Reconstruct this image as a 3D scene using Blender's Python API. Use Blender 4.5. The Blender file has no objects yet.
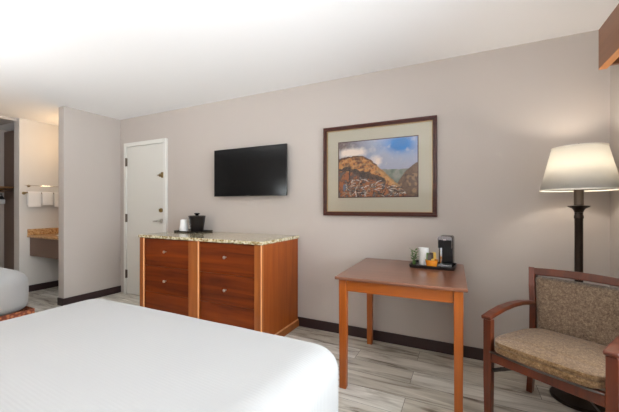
import bpy, bmesh, math, random
from mathutils import Vector, Matrix, noise as mn
random.seed(7)
PI = math.pi
scn = bpy.context.scene
COL = scn.collection

# ------------------------------------------------------------------ constants
CH = 2.42            # ceiling height
YW = 2.83            # tv wall
XR = 0.88            # right (window) wall
XP = -4.357          # partition face
XA = -5.515          # alcove wall face
XC = -6.6            # closet far wall
YB = -0.95           # headboard wall

# ------------------------------------------------------------------ materials
def new_mat(name):
    m = bpy.data.materials.new(name); m.use_nodes = True
    nt = m.node_tree
    b = nt.nodes['Principled BSDF']
    return m, nt, b
def N(nt, t, **kw):
    n = nt.nodes.new(t)
    for k, v in kw.items():
        if k in n.inputs: n.inputs[k].default_value = v
        else: setattr(n, k, v)
    return n
def L(nt, a, b): nt.links.new(a, b)
def rgb(*c): return (c[0], c[1], c[2], 1)
def simple(name, col, rough=.5, metal=0, coat=0, bump=None, spec=.5, var=0):
    m, nt, b = new_mat(name)
    b.inputs['Base Color'].default_value = rgb(*col)
    b.inputs['Roughness'].default_value = rough
    b.inputs['Metallic'].default_value = metal
    b.inputs['Coat Weight'].default_value = coat
    b.inputs['Specular IOR Level'].default_value = spec
    tc = N(nt, 'ShaderNodeTexCoord')
    if var:
        n = N(nt, 'ShaderNodeTexNoise', Scale=6.0, Detail=4.0)
        L(nt, tc.outputs['Object'], n.inputs['Vector'])
        r = N(nt, 'ShaderNodeValToRGB')
        r.color_ramp.elements[0].position = .3; r.color_ramp.elements[1].position = .7
        r.color_ramp.elements[0].color = rgb(*[c*(1-var) for c in col])
        r.color_ramp.elements[1].color = rgb(*[min(1, c*(1+var)) for c in col])
        L(nt, n.outputs['Fac'], r.inputs['Fac']); L(nt, r.outputs['Color'], b.inputs['Base Color'])
    if bump:
        n = N(nt, 'ShaderNodeTexNoise', Scale=bump[0], Detail=3.0)
        L(nt, tc.outputs['Object'], n.inputs['Vector'])
        bp = N(nt, 'ShaderNodeBump', Strength=bump[1], Distance=.004)
        L(nt, n.outputs['Fac'], bp.inputs['Height']); L(nt, bp.outputs['Normal'], b.inputs['Normal'])
    return m

def wood(name, dark, light, axis='z', rough=.32, scale=1.0, coat=.25, contrast=(.3, .72), spec=.5):
    """stretched noise grain along the given axis"""
    m, nt, b = new_mat(name)
    tc = N(nt, 'ShaderNodeTexCoord')
    mp = N(nt, 'ShaderNodeMapping')
    s = {'x': (1.2, 22, 22), 'y': (22, 1.2, 22), 'z': (22, 22, 1.2)}[axis]
    mp.inputs['Scale'].default_value = [v*scale for v in s]
    L(nt, tc.outputs['Object'], mp.inputs['Vector'])
    n = N(nt, 'ShaderNodeTexNoise', Scale=1.0, Detail=6.0, Roughness=.6, Distortion=.6)
    L(nt, mp.outputs['Vector'], n.inputs['Vector'])
    r = N(nt, 'ShaderNodeValToRGB')
    r.color_ramp.elements[0].position = contrast[0]; r.color_ramp.elements[0].color = rgb(*dark)
    r.color_ramp.elements[1].position = contrast[1]; r.color_ramp.elements[1].color = rgb(*light)
    L(nt, n.outputs['Fac'], r.inputs['Fac'])
    L(nt, r.outputs['Color'], b.inputs['Base Color'])
    b.inputs['Roughness'].default_value = rough
    b.inputs['Coat Weight'].default_value = coat
    b.inputs['Coat Roughness'].default_value = .25
    b.inputs['Specular IOR Level'].default_value = spec
    return m

M = {}
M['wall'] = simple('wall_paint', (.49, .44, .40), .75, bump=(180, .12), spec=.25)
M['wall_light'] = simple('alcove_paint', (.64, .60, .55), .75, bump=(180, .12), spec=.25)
M['ceiling'] = simple('ceiling_paint', (.90, .89, .88), .9, bump=(120, .15), spec=.2)
M['base'] = simple('baseboard_vinyl', (.030, .014, .014), .42, bump=(60, .1))
M['door'] = simple('door_paint', (.66, .645, .59), .45, bump=(40, .05))
M['trimw'] = simple('frame_paint', (.70, .69, .64), .45)
M['bed'] = None
M['cherry_h'] = wood('cherry_drawer', (.060, .007, .0005), (.23, .040, .002), 'x', .42, .55, .04, spec=.25)
M['cherry_v'] = wood('cherry_side', (.22, .040, .004), (.36, .085, .010), 'z', .42, .7, .04, spec=.3)
M['pilaster'] = wood('cherry_pilaster', (.22, .050, .006), (.38, .115, .018), 'z', .4, .7, .1)
M['lit_bead'] = wood('lit_bead_wood', (.62, .25, .09), (.78, .38, .16), 'z', .35, 1)  # pale tone paints in the window light caught along the pilaster edges
M['desk_top'] = wood('desk_top_wood', (.15, .055, .028), (.22, .085, .045), 'x', .3, .7, .5)
M['desk_leg'] = wood('desk_leg_wood', (.24, .050, .003), (.40, .100, .006), 'z', .35, .8)
M['desk_apron'] = wood('desk_apron_wood', (.22, .046, .002), (.38, .096, .005), 'x', .35, .8)
M['chair_wood'] = wood('chair_mahogany', (.055, .011, .003), (.15, .028, .007), 'z', .3, .8, .15, spec=.4)
M['cornice'] = wood('cornice_wood', (.17, .060, .018), (.25, .090, .028), 'y', .4, .8)
M['cornice_edge'] = wood('cornice_edge_wood', (.52, .19, .04), (.62, .25, .06), 'y', .4, .8)
M['frame'] = wood('picture_frame_wood', (.030, .006, .003), (.075, .016, .009), 'x', .35, 1, .05, spec=.3)
M['gold'] = simple('gold_fillet', (.45, .30, .14), .35, .6)
M['mat'] = simple('picture_mat', (.50, .46, .36), .8)
M['black'] = simple('black_plastic', (.012, .012, .013), .35)
M['blackgloss'] = simple('black_gloss', (.006, .006, .007), .16, spec=.3)
M['blackleather'] = simple('black_leatherette', (.008, .006, .006), .32, coat=.1, bump=(90, .15), spec=.35)
M['tvscreen'] = simple('tv_screen', (.004, .0042, .0045), .16, spec=.22)
M['bronze'] = simple('oil_bronze', (.035, .024, .018), .32, .75, var=.3)
M['bronze_light'] = simple('aged_brass', (.13, .10, .075), .4, .7)
M['steel'] = simple('satin_nickel', (.55, .52, .47), .28, 1)
M['chrome'] = simple('chrome', (.75, .75, .76), .12, 1)
M['silver'] = simple('silver_plastic', (.36, .37, .39), .25, .8)
M['brass'] = simple('old_brass', (.28, .20, .09), .35, .9)
M['darkmetal'] = simple('dark_metal', (.06, .055, .05), .4, .8)
M['paper'] = simple('white_paper_cup', (.82, .82, .80), .5)
M['towel'] = simple('towel_terry', (.80, .77, .74), .95, bump=(300, .8), spec=.1)
M['leaf'] = simple('green_leaf', (.07, .16, .025), .5, var=.4)
M['amber'] = simple('amber_glass', (.75, .26, .02), .15, coat=.5)
M['sugar'] = simple('yellow_packet', (.85, .58, .12), .5)
M['packet_dark'] = simple('brown_packet', (.06, .045, .035), .4)
M['laminate'] = simple('vanity_apron_laminate', (.17, .105, .075), .5)
M['shelfwood'] = wood('closet_shelf_wood', (.26, .12, .04), (.38, .19, .07), 'y', .45, 1)
M['pillow'] = simple('pillow_cotton', (.80, .80, .80), .9, spec=.1)
M['aluminium'] = simple('window_aluminium', (.70, .70, .70), .4, .4)

# painted-on-canvas: colour attribute
m, nt, b = new_mat('painting_print'); a = N(nt, 'ShaderNodeVertexColor', layer_name='paint')
L(nt, a.outputs['Color'], b.inputs['Base Color']); b.inputs['Roughness'].default_value = .6; M['art'] = m

# white bedspread with a fine woven cord pattern
m, nt, b = new_mat('white_coverlet')
b.inputs['Base Color'].default_value = rgb(.355, .355, .35); b.inputs['Roughness'].default_value = .85
b.inputs['Specular IOR Level'].default_value = .15
b.inputs['Sheen Weight'].default_value = .15
tc = N(nt, 'ShaderNodeTexCoord'); mp = N(nt, 'ShaderNodeMapping'); mp.inputs['Rotation'].default_value = (0, 0, .05)
L(nt, tc.outputs['Object'], mp.inputs['Vector'])
w = N(nt, 'ShaderNodeTexWave', Scale=26.0, Distortion=.35, Detail=1.0); w.bands_direction = 'Y'
L(nt, mp.outputs['Vector'], w.inputs['Vector'])
w2 = N(nt, 'ShaderNodeTexWave', Scale=55.0, Distortion=.3); w2.bands_direction = 'X'
L(nt, mp.outputs['Vector'], w2.inputs['Vector'])
ad = N(nt, 'ShaderNodeMath', operation='MULTIPLY_ADD'); ad.inputs[1].default_value = .35
L(nt, w2.outputs['Fac'], ad.inputs[0]); L(nt, w.outputs['Fac'], ad.inputs[2])
bp = N(nt, 'ShaderNodeBump', Strength=.16, Distance=.0018)
L(nt, ad.outputs[0], bp.inputs['Height']); L(nt, bp.outputs['Normal'], b.inputs['Normal'])
M['bed'] = m

# patterned rust bed skirt
m, nt, b = new_mat('rust_damask')
tc = N(nt, 'ShaderNodeTexCoord'); v = N(nt, 'ShaderNodeTexVoronoi', Scale=38.0)
L(nt, tc.outputs['Object'], v.inputs['Vector'])
r = N(nt, 'ShaderNodeValToRGB'); r.color_ramp.elements[0].position = .25; r.color_ramp.elements[1].position = .6
r.color_ramp.elements[0].color = rgb(.42, .15, .06); r.color_ramp.elements[1].color = rgb(.16, .035, .015)
L(nt, v.outputs['Distance'], r.inputs['Fac']); L(nt, r.outputs['Color'], b.inputs['Base Color']); b.inputs['Roughness'].default_value = .85
M['skirt'] = m

# granite
def granite(name, cols, scale, rough):
    m, nt, b = new_mat(name)
    tc = N(nt, 'ShaderNodeTexCoord')
    v = N(nt, 'ShaderNodeTexVoronoi', Scale=scale); L(nt, tc.outputs['Object'], v.inputs['Vector'])
    n = N(nt, 'ShaderNodeTexNoise', Scale=scale*.7, Detail=5.0, Roughness=.7); L(nt, tc.outputs['Object'], n.inputs['Vector'])
    sp = N(nt, 'ShaderNodeSeparateColor'); L(nt, v.outputs['Color'], sp.inputs['Color'])
    mx = N(nt, 'ShaderNodeMath', operation='ADD'); L(nt, sp.outputs[0], mx.inputs[0]); L(nt, n.outputs['Fac'], mx.inputs[1])
    ml = N(nt, 'ShaderNodeMath', operation='MULTIPLY'); ml.inputs[1].default_value = .6; L(nt, mx.outputs[0], ml.inputs[0])
    r = N(nt, 'ShaderNodeValToRGB'); els = r.color_ramp.elements
    els[0].position = .12; els[0].color = rgb(*cols[0]); els[1].position = .8; els[1].color = rgb(*cols[-1])
    for i, c in enumerate(cols[1:-1]):
        e = els.new(.12 + .68*(i+1)/(len(cols)-1)); e.color = rgb(*c)
    L(nt, ml.outputs[0], r.inputs['Fac']); L(nt, r.outputs['Color'], b.inputs['Base Color'])
    b.inputs['Roughness'].default_value = rough; b.inputs['Coat Weight'].default_value = .4; b.inputs['Coat Roughness'].default_value = .08
    return m
M['granite'] = granite('dresser_granite', [(.03, .015, .006), (.20, .12, .045), (.34, .27, .13), (.50, .44, .28), (.66, .60, .44)], 55, .15)
M['granite_v'] = granite('vanity_granite', [(.10, .035, .012), (.38, .17, .055), (.52, .28, .11), (.60, .38, .18)], 60, .3)

# grey-brown vinyl planks
m, nt, b = new_mat('grey_oak_planks')
tc = N(nt, 'ShaderNodeTexCoord')
mp0 = N(nt, 'ShaderNodeMapping'); mp0.inputs['Location'].default_value = (.34, .075, 0); L(nt, tc.outputs['Object'], mp0.inputs['Vector'])
bk = N(nt, 'ShaderNodeTexBrick', Scale=1.0); bk.offset = .37; bk.offset_frequency = 2
bk.inputs['Brick Width'].default_value = 1.22; bk.inputs['Row Height'].default_value = .178
bk.inputs['Mortar Size'].default_value = .0016; bk.inputs['Mortar Smooth'].default_value = .2; bk.inputs['Bias'].default_value = 0
bk.inputs['Color1'].default_value = (0, 0, 0, 1); bk.inputs['Color2'].default_value = (1, 1, 1, 1); bk.inputs['Mortar'].default_value = (.5, .5, .5, 1)
L(nt, mp0.outputs['Vector'], bk.inputs['Vector'])
sc = N(nt, 'ShaderNodeSeparateColor'); L(nt, bk.outputs['Color'], sc.inputs['Color'])
off = N(nt, 'ShaderNodeCombineXYZ'); k7 = N(nt, 'ShaderNodeMath', operation='MULTIPLY'); k7.inputs[1].default_value = 17.3
L(nt, sc.outputs[0], k7.inputs[0]); L(nt, k7.outputs[0], off.inputs['X']); L(nt, k7.outputs[0], off.inputs['Z'])
va = N(nt, 'ShaderNodeVectorMath', operation='ADD'); L(nt, tc.outputs['Object'], va.inputs[0]); L(nt, off.outputs[0], va.inputs[1])
mp = N(nt, 'ShaderNodeMapping'); mp.inputs['Scale'].default_value = (1.3, 13, 1); L(nt, va.outputs[0], mp.inputs['Vector'])
n1 = N(nt, 'ShaderNodeTexNoise', Scale=1.0, Detail=7.0, Roughness=.62, Distortion=.9); L(nt, mp.outputs['Vector'], n1.inputs['Vector'])
mp2 = N(nt, 'ShaderNodeMapping'); mp2.inputs['Scale'].default_value = (2.4, 6.5, 1); L(nt, va.outputs[0], mp2.inputs['Vector'])
n2 = N(nt, 'ShaderNodeTexNoise', Scale=1.0, Detail=3.0, Distortion=.4); L(nt, mp2.outputs['Vector'], n2.inputs['Vector'])
r1 = N(nt, 'ShaderNodeValToRGB'); e = r1.color_ramp.elements
e[0].position = .34; e[0].color = rgb(.14, .105, .072); e[1].position = .68; e[1].color = rgb(.80, .785, .73)
q = e.new(.45); q.color = rgb(.50, .475, .42)
L(nt, n1.outputs['Fac'], r1.inputs['Fac'])
r2 = N(nt, 'ShaderNodeValToRGB'); e = r2.color_ramp.elements
e[0].position = .26; e[0].color = rgb(.32, .27, .22); e[1].position = .44; e[1].color = (1, 1, 1, 1)
L(nt, n2.outputs['Fac'], r2.inputs['Fac'])
mm = N(nt, 'ShaderNodeMix', data_type='RGBA', blend_type='MULTIPLY'); mm.inputs[0].default_value = .8
L(nt, r1.outputs['Color'], mm.inputs[6]); L(nt, r2.outputs['Color'], mm.inputs[7])
# plank-to-plank tone
r3 = N(nt, 'ShaderNodeValToRGB'); e = r3.color_ramp.elements
e[0].position = 0; e[0].color = rgb(.84, .80, .74); e[1].position = 1; e[1].color = rgb(1.08, 1.08, 1.08)
L(nt, sc.outputs[0], r3.inputs['Fac'])
m3 = N(nt, 'ShaderNodeMix', data_type='RGBA', blend_type='MULTIPLY'); m3.inputs[0].default_value = 1
L(nt, mm.outputs[2], m3.inputs[6]); L(nt, r3.outputs['Color'], m3.inputs[7])
m4 = N(nt, 'ShaderNodeMix', data_type='RGBA'); L(nt, bk.outputs['Fac'], m4.inputs[0])
L(nt, m3.outputs[2], m4.inputs[6]); m4.inputs[7].default_value = rgb(.10, .085, .07)
L(nt, m4.outputs[2], b.inputs['Base Color'])
b.inputs['Roughness'].default_value = .38
bp = N(nt, 'ShaderNodeBump', Strength=.15, Distance=.002); L(nt, n1.outputs['Fac'], bp.inputs['Height']); L(nt, bp.outputs['Normal'], b.inputs['Normal'])
M['floor'] = m

# tweed upholstery
def tweed(name, c1, c2, c3):
    m, nt, b = new_mat(name)
    tc = N(nt, 'ShaderNodeTexCoord')
    n = N(nt, 'ShaderNodeTexNoise', Scale=150.0, Detail=4.0, Roughness=.8); L(nt, tc.outputs['Object'], n.inputs['Vector'])
    v = N(nt, 'ShaderNodeTexNoise', Scale=70.0, Detail=4.0, Roughness=.8); L(nt, tc.outputs['Object'], v.inputs['Vector'])
    ad = N(nt, 'ShaderNodeMath', operation='ADD'); L(nt, n.outputs['Fac'], ad.inputs[0]); L(nt, v.outputs['Fac'], ad.inputs[1])
    ml = N(nt, 'ShaderNodeMath', operation='MULTIPLY'); ml.inputs[1].default_value = .5; L(nt, ad.outputs[0], ml.inputs[0])
    r = N(nt, 'ShaderNodeValToRGB'); e = r.color_ramp.elements
    e[0].position = .40; e[0].color = rgb(*c1); e[1].position = .62; e[1].color = rgb(*c3); q = e.new(.5); q.color = rgb(*c2)
    L(nt, ml.outputs[0], r.inputs['Fac']); L(nt, r.outputs['Color'], b.inputs['Base Color'])
    b.inputs['Roughness'].default_value = .85; b.inputs['Sheen Weight'].default_value = .2; b.inputs['Specular IOR Level'].default_value = .2
    bp = N(nt, 'ShaderNodeBump', Strength=.5, Distance=.003); L(nt, ml.outputs[0], bp.inputs['Height']); L(nt, bp.outputs['Normal'], b.inputs['Normal'])
    return m
M['tweed'] = tweed('seat_tweed', (.10, .050, .018), (.20, .115, .05), (.34, .225, .115))
M['tweed_back'] = tweed('back_tweed', (.075, .048, .030), (.19, .13, .085), (.34, .255, .17))

# lamp shade: translucent linen
def shade_mat(name, col, tr):
    m, nt, b = new_mat(name); nt.nodes.remove(b); out = nt.nodes['Material Output']
    d = N(nt, 'ShaderNodeBsdfDiffuse'); d.inputs['Color'].default_value = rgb(*col)
    t = N(nt, 'ShaderNodeBsdfTranslucent'); t.inputs['Color'].default_value = rgb(*tr)
    x = N(nt, 'ShaderNodeMixShader'); x.inputs[0].default_value = .5
    L(nt, d.outputs[0], x.inputs[1]); L(nt, t.outputs[0], x.inputs[2]); L(nt, x.outputs[0], out.inputs['Surface'])
    return m
M['shade'] = shade_mat('linen_shade', (.62, .61, .58), (.66, .64, .585))
def emis(name, col, s):
    m, nt, b = new_mat(name); b.inputs['Base Color'].default_value = rgb(*col)
    b.inputs['Emission Color'].default_value = rgb(*col); b.inputs['Emission Strength'].default_value = s
    return m
M['bulb'] = emis('warm_bulb', (1, .78, .50), 6)
M['diffuser'] = emis('fill_diffuser', (1, .95, .88), 5)

def glass_mat(name, ior=1.5, tint=(1, 1, 1)):
    m, nt, b = new_mat(name); nt.nodes.remove(b); out = nt.nodes['Material Output']
    t = N(nt, 'ShaderNodeBsdfTransparent'); t.inputs['Color'].default_value = rgb(*tint)
    g = N(nt, 'ShaderNodeBsdfGlossy'); g.inputs['Roughness'].default_value = .01
    f = N(nt, 'ShaderNodeFresnel'); f.inputs['IOR'].default_value = ior
    x = N(nt, 'ShaderNodeMixShader'); L(nt, f.outputs[0], x.inputs[0])
    L(nt, t.outputs[0], x.inputs[1]); L(nt, g.outputs[0], x.inputs[2]); L(nt, x.outputs[0], out.inputs['Surface'])
    return m
M['glass'] = glass_mat('window_glass', 1.45)
M['picglass'] = glass_mat('picture_glass', 1.28)
M['clearcup'] = glass_mat('clear_plastic', 1.4, (.86, .88, .86))
m, nt, b = new_mat('mirror'); b.inputs['Base Color'].default_value = rgb(.9, .9, .9); b.inputs['Metallic'].default_value = 1; b.inputs['Roughness'].default_value = .03
M['mirror'] = m

# ------------------------------------------------------------------ geometry helpers
def finish(name, bm, mat, parent=None, smooth=False, mats=None, bevel=None, loc=None, auto=None):
    me = bpy.data.meshes.new(name)
    bmesh.ops.recalc_face_normals(bm, faces=bm.faces)
    bm.to_mesh(me); bm.free()
    for mm_ in ([mat] if mats is None else mats): me.materials.append(M[mm_] if isinstance(mm_, str) else mm_)
    o = bpy.data.objects.new(name, me); COL.objects.link(o)
    if smooth:
        for p in me.polygons: p.use_smooth = True
    if auto is not None:
        me.set_sharp_from_angle(angle=math.radians(auto))
    if bevel:
        md = o.modifiers.new('Bevel', 'BEVEL'); md.width = bevel; md.segments = 3; md.limit_method = 'ANGLE'; md.angle_limit = math.radians(40)
    if parent: o.parent = parent
    if loc: o.location = loc
    return o
def box(bm, x0, x1, y0, y1, z0, z1, mi=0, mtx=None):
    vs = [bm.verts.new(p) for p in ((x0,y0,z0),(x1,y0,z0),(x1,y1,z0),(x0,y1,z0),(x0,y0,z1),(x1,y0,z1),(x1,y1,z1),(x0,y1,z1))]
    fs = []
    for f in ((0,3,2,1),(4,5,6,7),(0,1,5,4),(1,2,6,5),(2,3,7,6),(3,0,4,7)):
        fc = bm.faces.new([vs[i] for i in f]); fc.material_index = mi; fs.append(fc)
    if mtx is not None: bmesh.ops.transform(bm, matrix=mtx, verts=vs)
    return vs
def loft(bm, rings, cap=True, closed=True, mi=0):
    """rings: list of lists of points"""
    R_ = [[bm.verts.new(p) for p in r] for r in rings]
    n = len(R_[0])
    for a, b_ in zip(R_[:-1], R_[1:]):
        for i in range(n if closed else n-1):
            j = (i+1) % n
            f = bm.faces.new((a[i], a[j], b_[j], b_[i])); f.material_index = mi
    if cap:
        for r in (R_[0], R_[-1]):
            f = bm.faces.new(r); f.material_index = mi
    return R_
def lathe(bm, prof, c=(0, 0), n=32, cap=True, mi=0):
    rings = [[(c[0]+r*math.cos(2*PI*k/n), c[1]+r*math.sin(2*PI*k/n), z) for k in range(n)] for r, z in prof]
    return loft(bm, rings, cap=cap, mi=mi)
def tube(bm, pts, r, n=10, mi=0, radii=None):
    pts = [Vector(p) for p in pts]; rings = []
    up = Vector((0, 0, 1))
    for i, p in enumerate(pts):
        d = (pts[min(i+1, len(pts)-1)] - pts[max(i-1, 0)]).normalized()
        a = d.cross(up)
        if a.length < 1e-3: a = d.cross(Vector((1, 0, 0)))
        a.normalize(); b_ = d.cross(a).normalized()
        rr = radii[i] if radii else r
        rings.append([p + a*rr*math.cos(2*PI*k/n) + b_*rr*math.sin(2*PI*k/n) for k in range(n)])
    loft(bm, rings, mi=mi)
def sweep_rect(bm, pts, side, w, h, mi=0):
    """rectangular section (w along side, h along the path normal) swept along pts"""
    pts = [Vector(p) for p in pts]; side = Vector(side).normalized(); rings = []
    for i, p in enumerate(pts):
        d = (pts[min(i+1, len(pts)-1)] - pts[max(i-1, 0)]).normalized()
        up = side.cross(d).normalized()
        ww = w[i] if isinstance(w, (list, tuple)) else w
        hh = h[i] if isinstance(h, (list, tuple)) else h
        rings.append([p - side*ww/2 - up*hh/2, p + side*ww/2 - up*hh/2, p + side*ww/2 + up*hh/2, p - side*ww/2 + up*hh/2])
    loft(bm, rings, mi=mi)
def boxobj(name, mat, dims, parent=None, bevel=None, loc=None):
    bm = bmesh.new(); box(bm, *dims); return finish(name, bm, mat, parent, bevel=bevel, loc=loc)
def thing(name, label, cat, loc=(0, 0, 0), rz=0, group=None):
    o = bpy.data.objects.new(name, None); COL.objects.link(o); o.empty_display_size = .1
    o.location = loc; o.rotation_euler = (0, 0, rz); o['label'] = label; o['category'] = cat
    if group: o['group'] = group
    return o
def tag(o, label, cat, group=None):
    o['label'] = label; o['category'] = cat
    if group: o['group'] = group
    return o
def struct(o, label=None, cat=None):
    o['kind'] = 'structure'
    if label: o['label'] = label
    if cat: o['category'] = cat
    return o
def soft_box(name, mat, half, rad, parent, loc, nseg=44, disp=None, p=2.0):
    """rounded cushion: half=(hx,hy,hz), rad=(rx,ry,rz_top,rz_bottom)"""
    bm = bmesh.new(); bmesh.ops.create_cube(bm, size=2)
    bmesh.ops.subdivide_edges(bm, edges=bm.edges[:], cuts=nseg, use_grid_fill=True)
    for v in bm.verts:
        q = v.co.copy(); rz = rad[2] if q.z > 0 else rad[3]
        r = (rad[0], rad[1], rz)
        # concentrate samples near the borders
        s = [math.copysign(1-(1-abs(c))**1.5, c) for c in q]
        P = [s[i]*half[i] for i in range(3)]
        inn = [max(-(half[i]-r[i]), min(half[i]-r[i], P[i])) for i in range(3)]
        d = [(P[i]-inn[i])/r[i] for i in range(3)]
        mx = max(abs(c) for c in d); ln = sum(abs(c)**p for c in d)**(1/p)
        if ln > 1e-6:
            k = mx/ln
            P = [inn[i]+d[i]*k*r[i] for i in range(3)]
        v.co = P
        if disp: v.co = disp(v.co.copy())
    return finish(name, bm, mat, parent, smooth=True, loc=loc)

# ------------------------------------------------------------------ room shell
T = .12
struct(boxobj('floor', 'floor', (XC-.2, XR+.2, YB-.2, YW+.2, -.1, 0)), 'grey oak vinyl plank floor', 'floor')
struct(boxobj('ceiling', 'ceiling', (XC-.2, XR+.2, YB-.2, YW+.2, CH, CH+.1)), 'smooth white painted ceiling', 'ceiling')
struct(boxobj('wall_back', 'wall', (XC, XR+T, YW, YW+T, 0, CH)), 'long taupe wall behind the television and desk', 'wall')
struct(boxobj('wall_headboard', 'wall', (XC, XR+T, YB-T, YB, 0, CH)), 'taupe wall behind the beds', 'wall')
bm = bmesh.new()
WY0, WY1, WZ0, WZ1 = -.65, 1.95, .55, 2.12
box(bm, XR, XR+T, YB, WY0, 0, CH); box(bm, XR, XR+T, WY1, YW, 0, CH)
box(bm, XR, XR+T, WY0, WY1, 0, WZ0); box(bm, XR, XR+T, WY0, WY1, WZ1, CH)
struct(finish('wall_right', bm, 'wall'), 'taupe window wall behind the floor lamp', 'wall')
struct(boxobj('wall_partition', 'wall', (XP-T, XP, 2.127, YW, 0, CH), bevel=.004), 'short taupe partition wall beside the door', 'wall')
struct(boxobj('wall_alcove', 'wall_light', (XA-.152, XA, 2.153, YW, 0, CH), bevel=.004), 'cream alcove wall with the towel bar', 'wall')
struct(boxobj('wall_left', 'wall', (-5.70, -5.58, YB, 1.25, 0, CH)), 'taupe wall beyond the far bed', 'wall')
struct(boxobj('wall_closet', 'wall', (XC-T, XC, YB, YW, 0, CH)), 'dim far wall of the closet', 'wall')
struct(boxobj('wall_closet_side', 'laminate', (XC, XA-.152, 2.385, 2.445, 0, CH-.036)), 'brown side wall inside the closet', 'wall')
struct(boxobj('ceiling_soffit', 'wall', (XC, XA-.06, 1.25, 2.153, CH-.035, CH)), 'lowered closet ceiling with its dimness painted in grey', 'ceiling')  # darker wall tone stands in for the dim light on this ceiling
# baseboards
def bb(name, dims, lab): return struct(boxobj(name, 'base', dims, bevel=.003), lab, 'baseboard')
bb('baseboard_back', (-3.41, XR, YW-.012, YW, 0, .092), 'dark vinyl baseboard along the television wall')
bb('baseboard_partition', (XP, XP+.012, 2.115, YW, 0, .092), 'dark vinyl baseboard along the partition face')
bb('baseboard_partition_end', (XP-T-.0, XP+.0, 2.115, 2.127, 0, .092), 'dark vinyl baseboard round the partition end')
bb('baseboard_alcove', (XA, XA+.012, 2.141, YW, 0, .092), 'dark vinyl baseboard under the vanity')
bb('baseboard_closet', (XC, XC+.012, 1.25, 2.384, 0, .092), 'dark vinyl baseboard in the closet')
bb('baseboard_right', (XR-.012, XR, YB, YW-.012, 0, .092), 'dark vinyl baseboard under the window')

# door_1 (in the tv wall next to the partition)
DX0, DX1, DZ = -4.236, -3.405, 2.072
d = bpy.data.objects.new('door_1', None); COL.objects.link(d); d.location = (DX0, YW, 0); struct(d, 'cream flush door with lever handle and deadbolt', 'door')
def dl(x0, x1, y0, y1, z0, z1): return (x0-DX0, x1-DX0, y0-YW, y1-YW, z0, z1)
FW = .052
bm = bmesh.new()
box(bm, *dl(DX0, DX0+FW, YW-.035, YW-.0005, 0, DZ)); box(bm, *dl(DX1-FW, DX1, YW-.035, YW-.0005, 0, DZ)); box(bm, *dl(DX0+FW, DX1-FW, YW-.035, YW-.0005, DZ-FW, DZ))
finish('door_frame', bm, 'trimw', d, bevel=.003)
leaf = boxobj('door_panel', 'door', dl(DX0+FW+.003, DX1-FW-.003, YW-.024, YW-.0005, .012, DZ-FW-.004), d, bevel=.002)
for z in (.28, 1.046, 1.81):
    bm = bmesh.new(); box(bm, *dl(DX0+FW-.014, DX0+FW+.014, YW-.040, YW-.024, z-.055, z+.055)); tube(bm, [(FW, -.040, z-.058), (FW, -.040, z+.058)], .006, 8)
    finish('hinge', bm, 'bronze_light', d)
bm = bmesh.new()
hx = -3.495-DX0
tube(bm, [(hx, -.024, 1.018), (hx, -.030, 1.018)], .030, 20); tube(bm, [(hx, -.03, 1.018), (hx, -.075, 1.018)], .011, 12)
tube(bm, [(hx+.008, -.072, 1.018), (hx-.05, -.074, 1.018), (hx-.095, -.070, 1.014)], .011, 10, radii=[.014, .012, .009])
finish('door_handle', bm, 'steel', d, smooth=True, auto=40)
bm = bmesh.new(); tube(bm, [(hx, -.024, 1.155), (hx, -.038, 1.155)], .028, 20); box(bm, hx-.006, hx+.006, -.058, -.038, 1.138, 1.172)
finish('deadbolt', bm, 'brass', d, auto=40)
bm = bmesh.new(); box(bm, hx-.035, hx+.05, -.032, -.024, 1.585, 1.625); tube(bm, [(hx-.04, -.045, 1.605), (hx+.045, -.045, 1.605)], .008, 8); box(bm, hx+.02, hx+.05, -.048, -.024, 1.57, 1.64)
finish('swing_latch', bm, 'brass', d)

# window_1 in the right wall with cornice over it
w = bpy.data.objects.new('window_1', None); COL.objects.link(w); w.location = (XR, WY0, WZ0); struct(w, 'wide window behind the wooden cornice', 'window')
W_, H_ = WY1-WY0, WZ1-WZ0
bm = bmesh.new(); f = .045
for a in ((.03, .08, 0, W_, 0, f), (.03, .08, 0, W_, H_-f, H_), (.03, .08, 0, f, f, H_-f), (.03, .08, W_-f, W_, f, H_-f), (.03, .08, W_/2-f/2, W_/2+f/2, f, H_-f)): box(bm, *a)
finish('window_frame', bm, 'aluminium', w)
boxobj('window_glass', 'glass', (.052, .056, f, W_-f, f, H_-f), w)
boxobj('window_sill', 'trimw', (-.03, .03, -.02, W_+.02, -.03, 0), w)

# cornice box
CY1, CY0, CX = 2.345, -.9, .679
cz0, cz1 = 1.984, 2.212
cn = thing('window_cornice', 'stained wooden box cornice jutting from the wall at the upper right corner', 'cornice', (XR, CY1, cz0))
bm = bmesh.new(); box(bm, CX-XR, CX-XR+.022, CY0-CY1, 0, .006, cz1-cz0); finish('front_board', bm, 'cornice', cn, bevel=.002)
bm = bmesh.new(); box(bm, CX-XR, CX-XR+.036, CY0-CY1, 0, 0, .006); box(bm, CX-XR+.022, CX-XR+.036, CY0-CY1, 0, .006, .014); finish('bottom_edge', bm, 'cornice_edge', cn)
boxobj('end_panel', 'cornice', (CX-XR+.022, -.001, -.022, 0, .0142, cz1-cz0), cn)
boxobj('top_board', 'cornice', (CX-XR+.022, -.001, CY0-CY1+.0, -.022, cz1-cz0-.018, cz1-cz0), cn)
bm = bmesh.new(); tube(bm, [(-.09, -.03, .14), (-.09, CY0-CY1+.1, .14)], .012, 10); finish('curtain_rail', bm, 'aluminium', cn)

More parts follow.
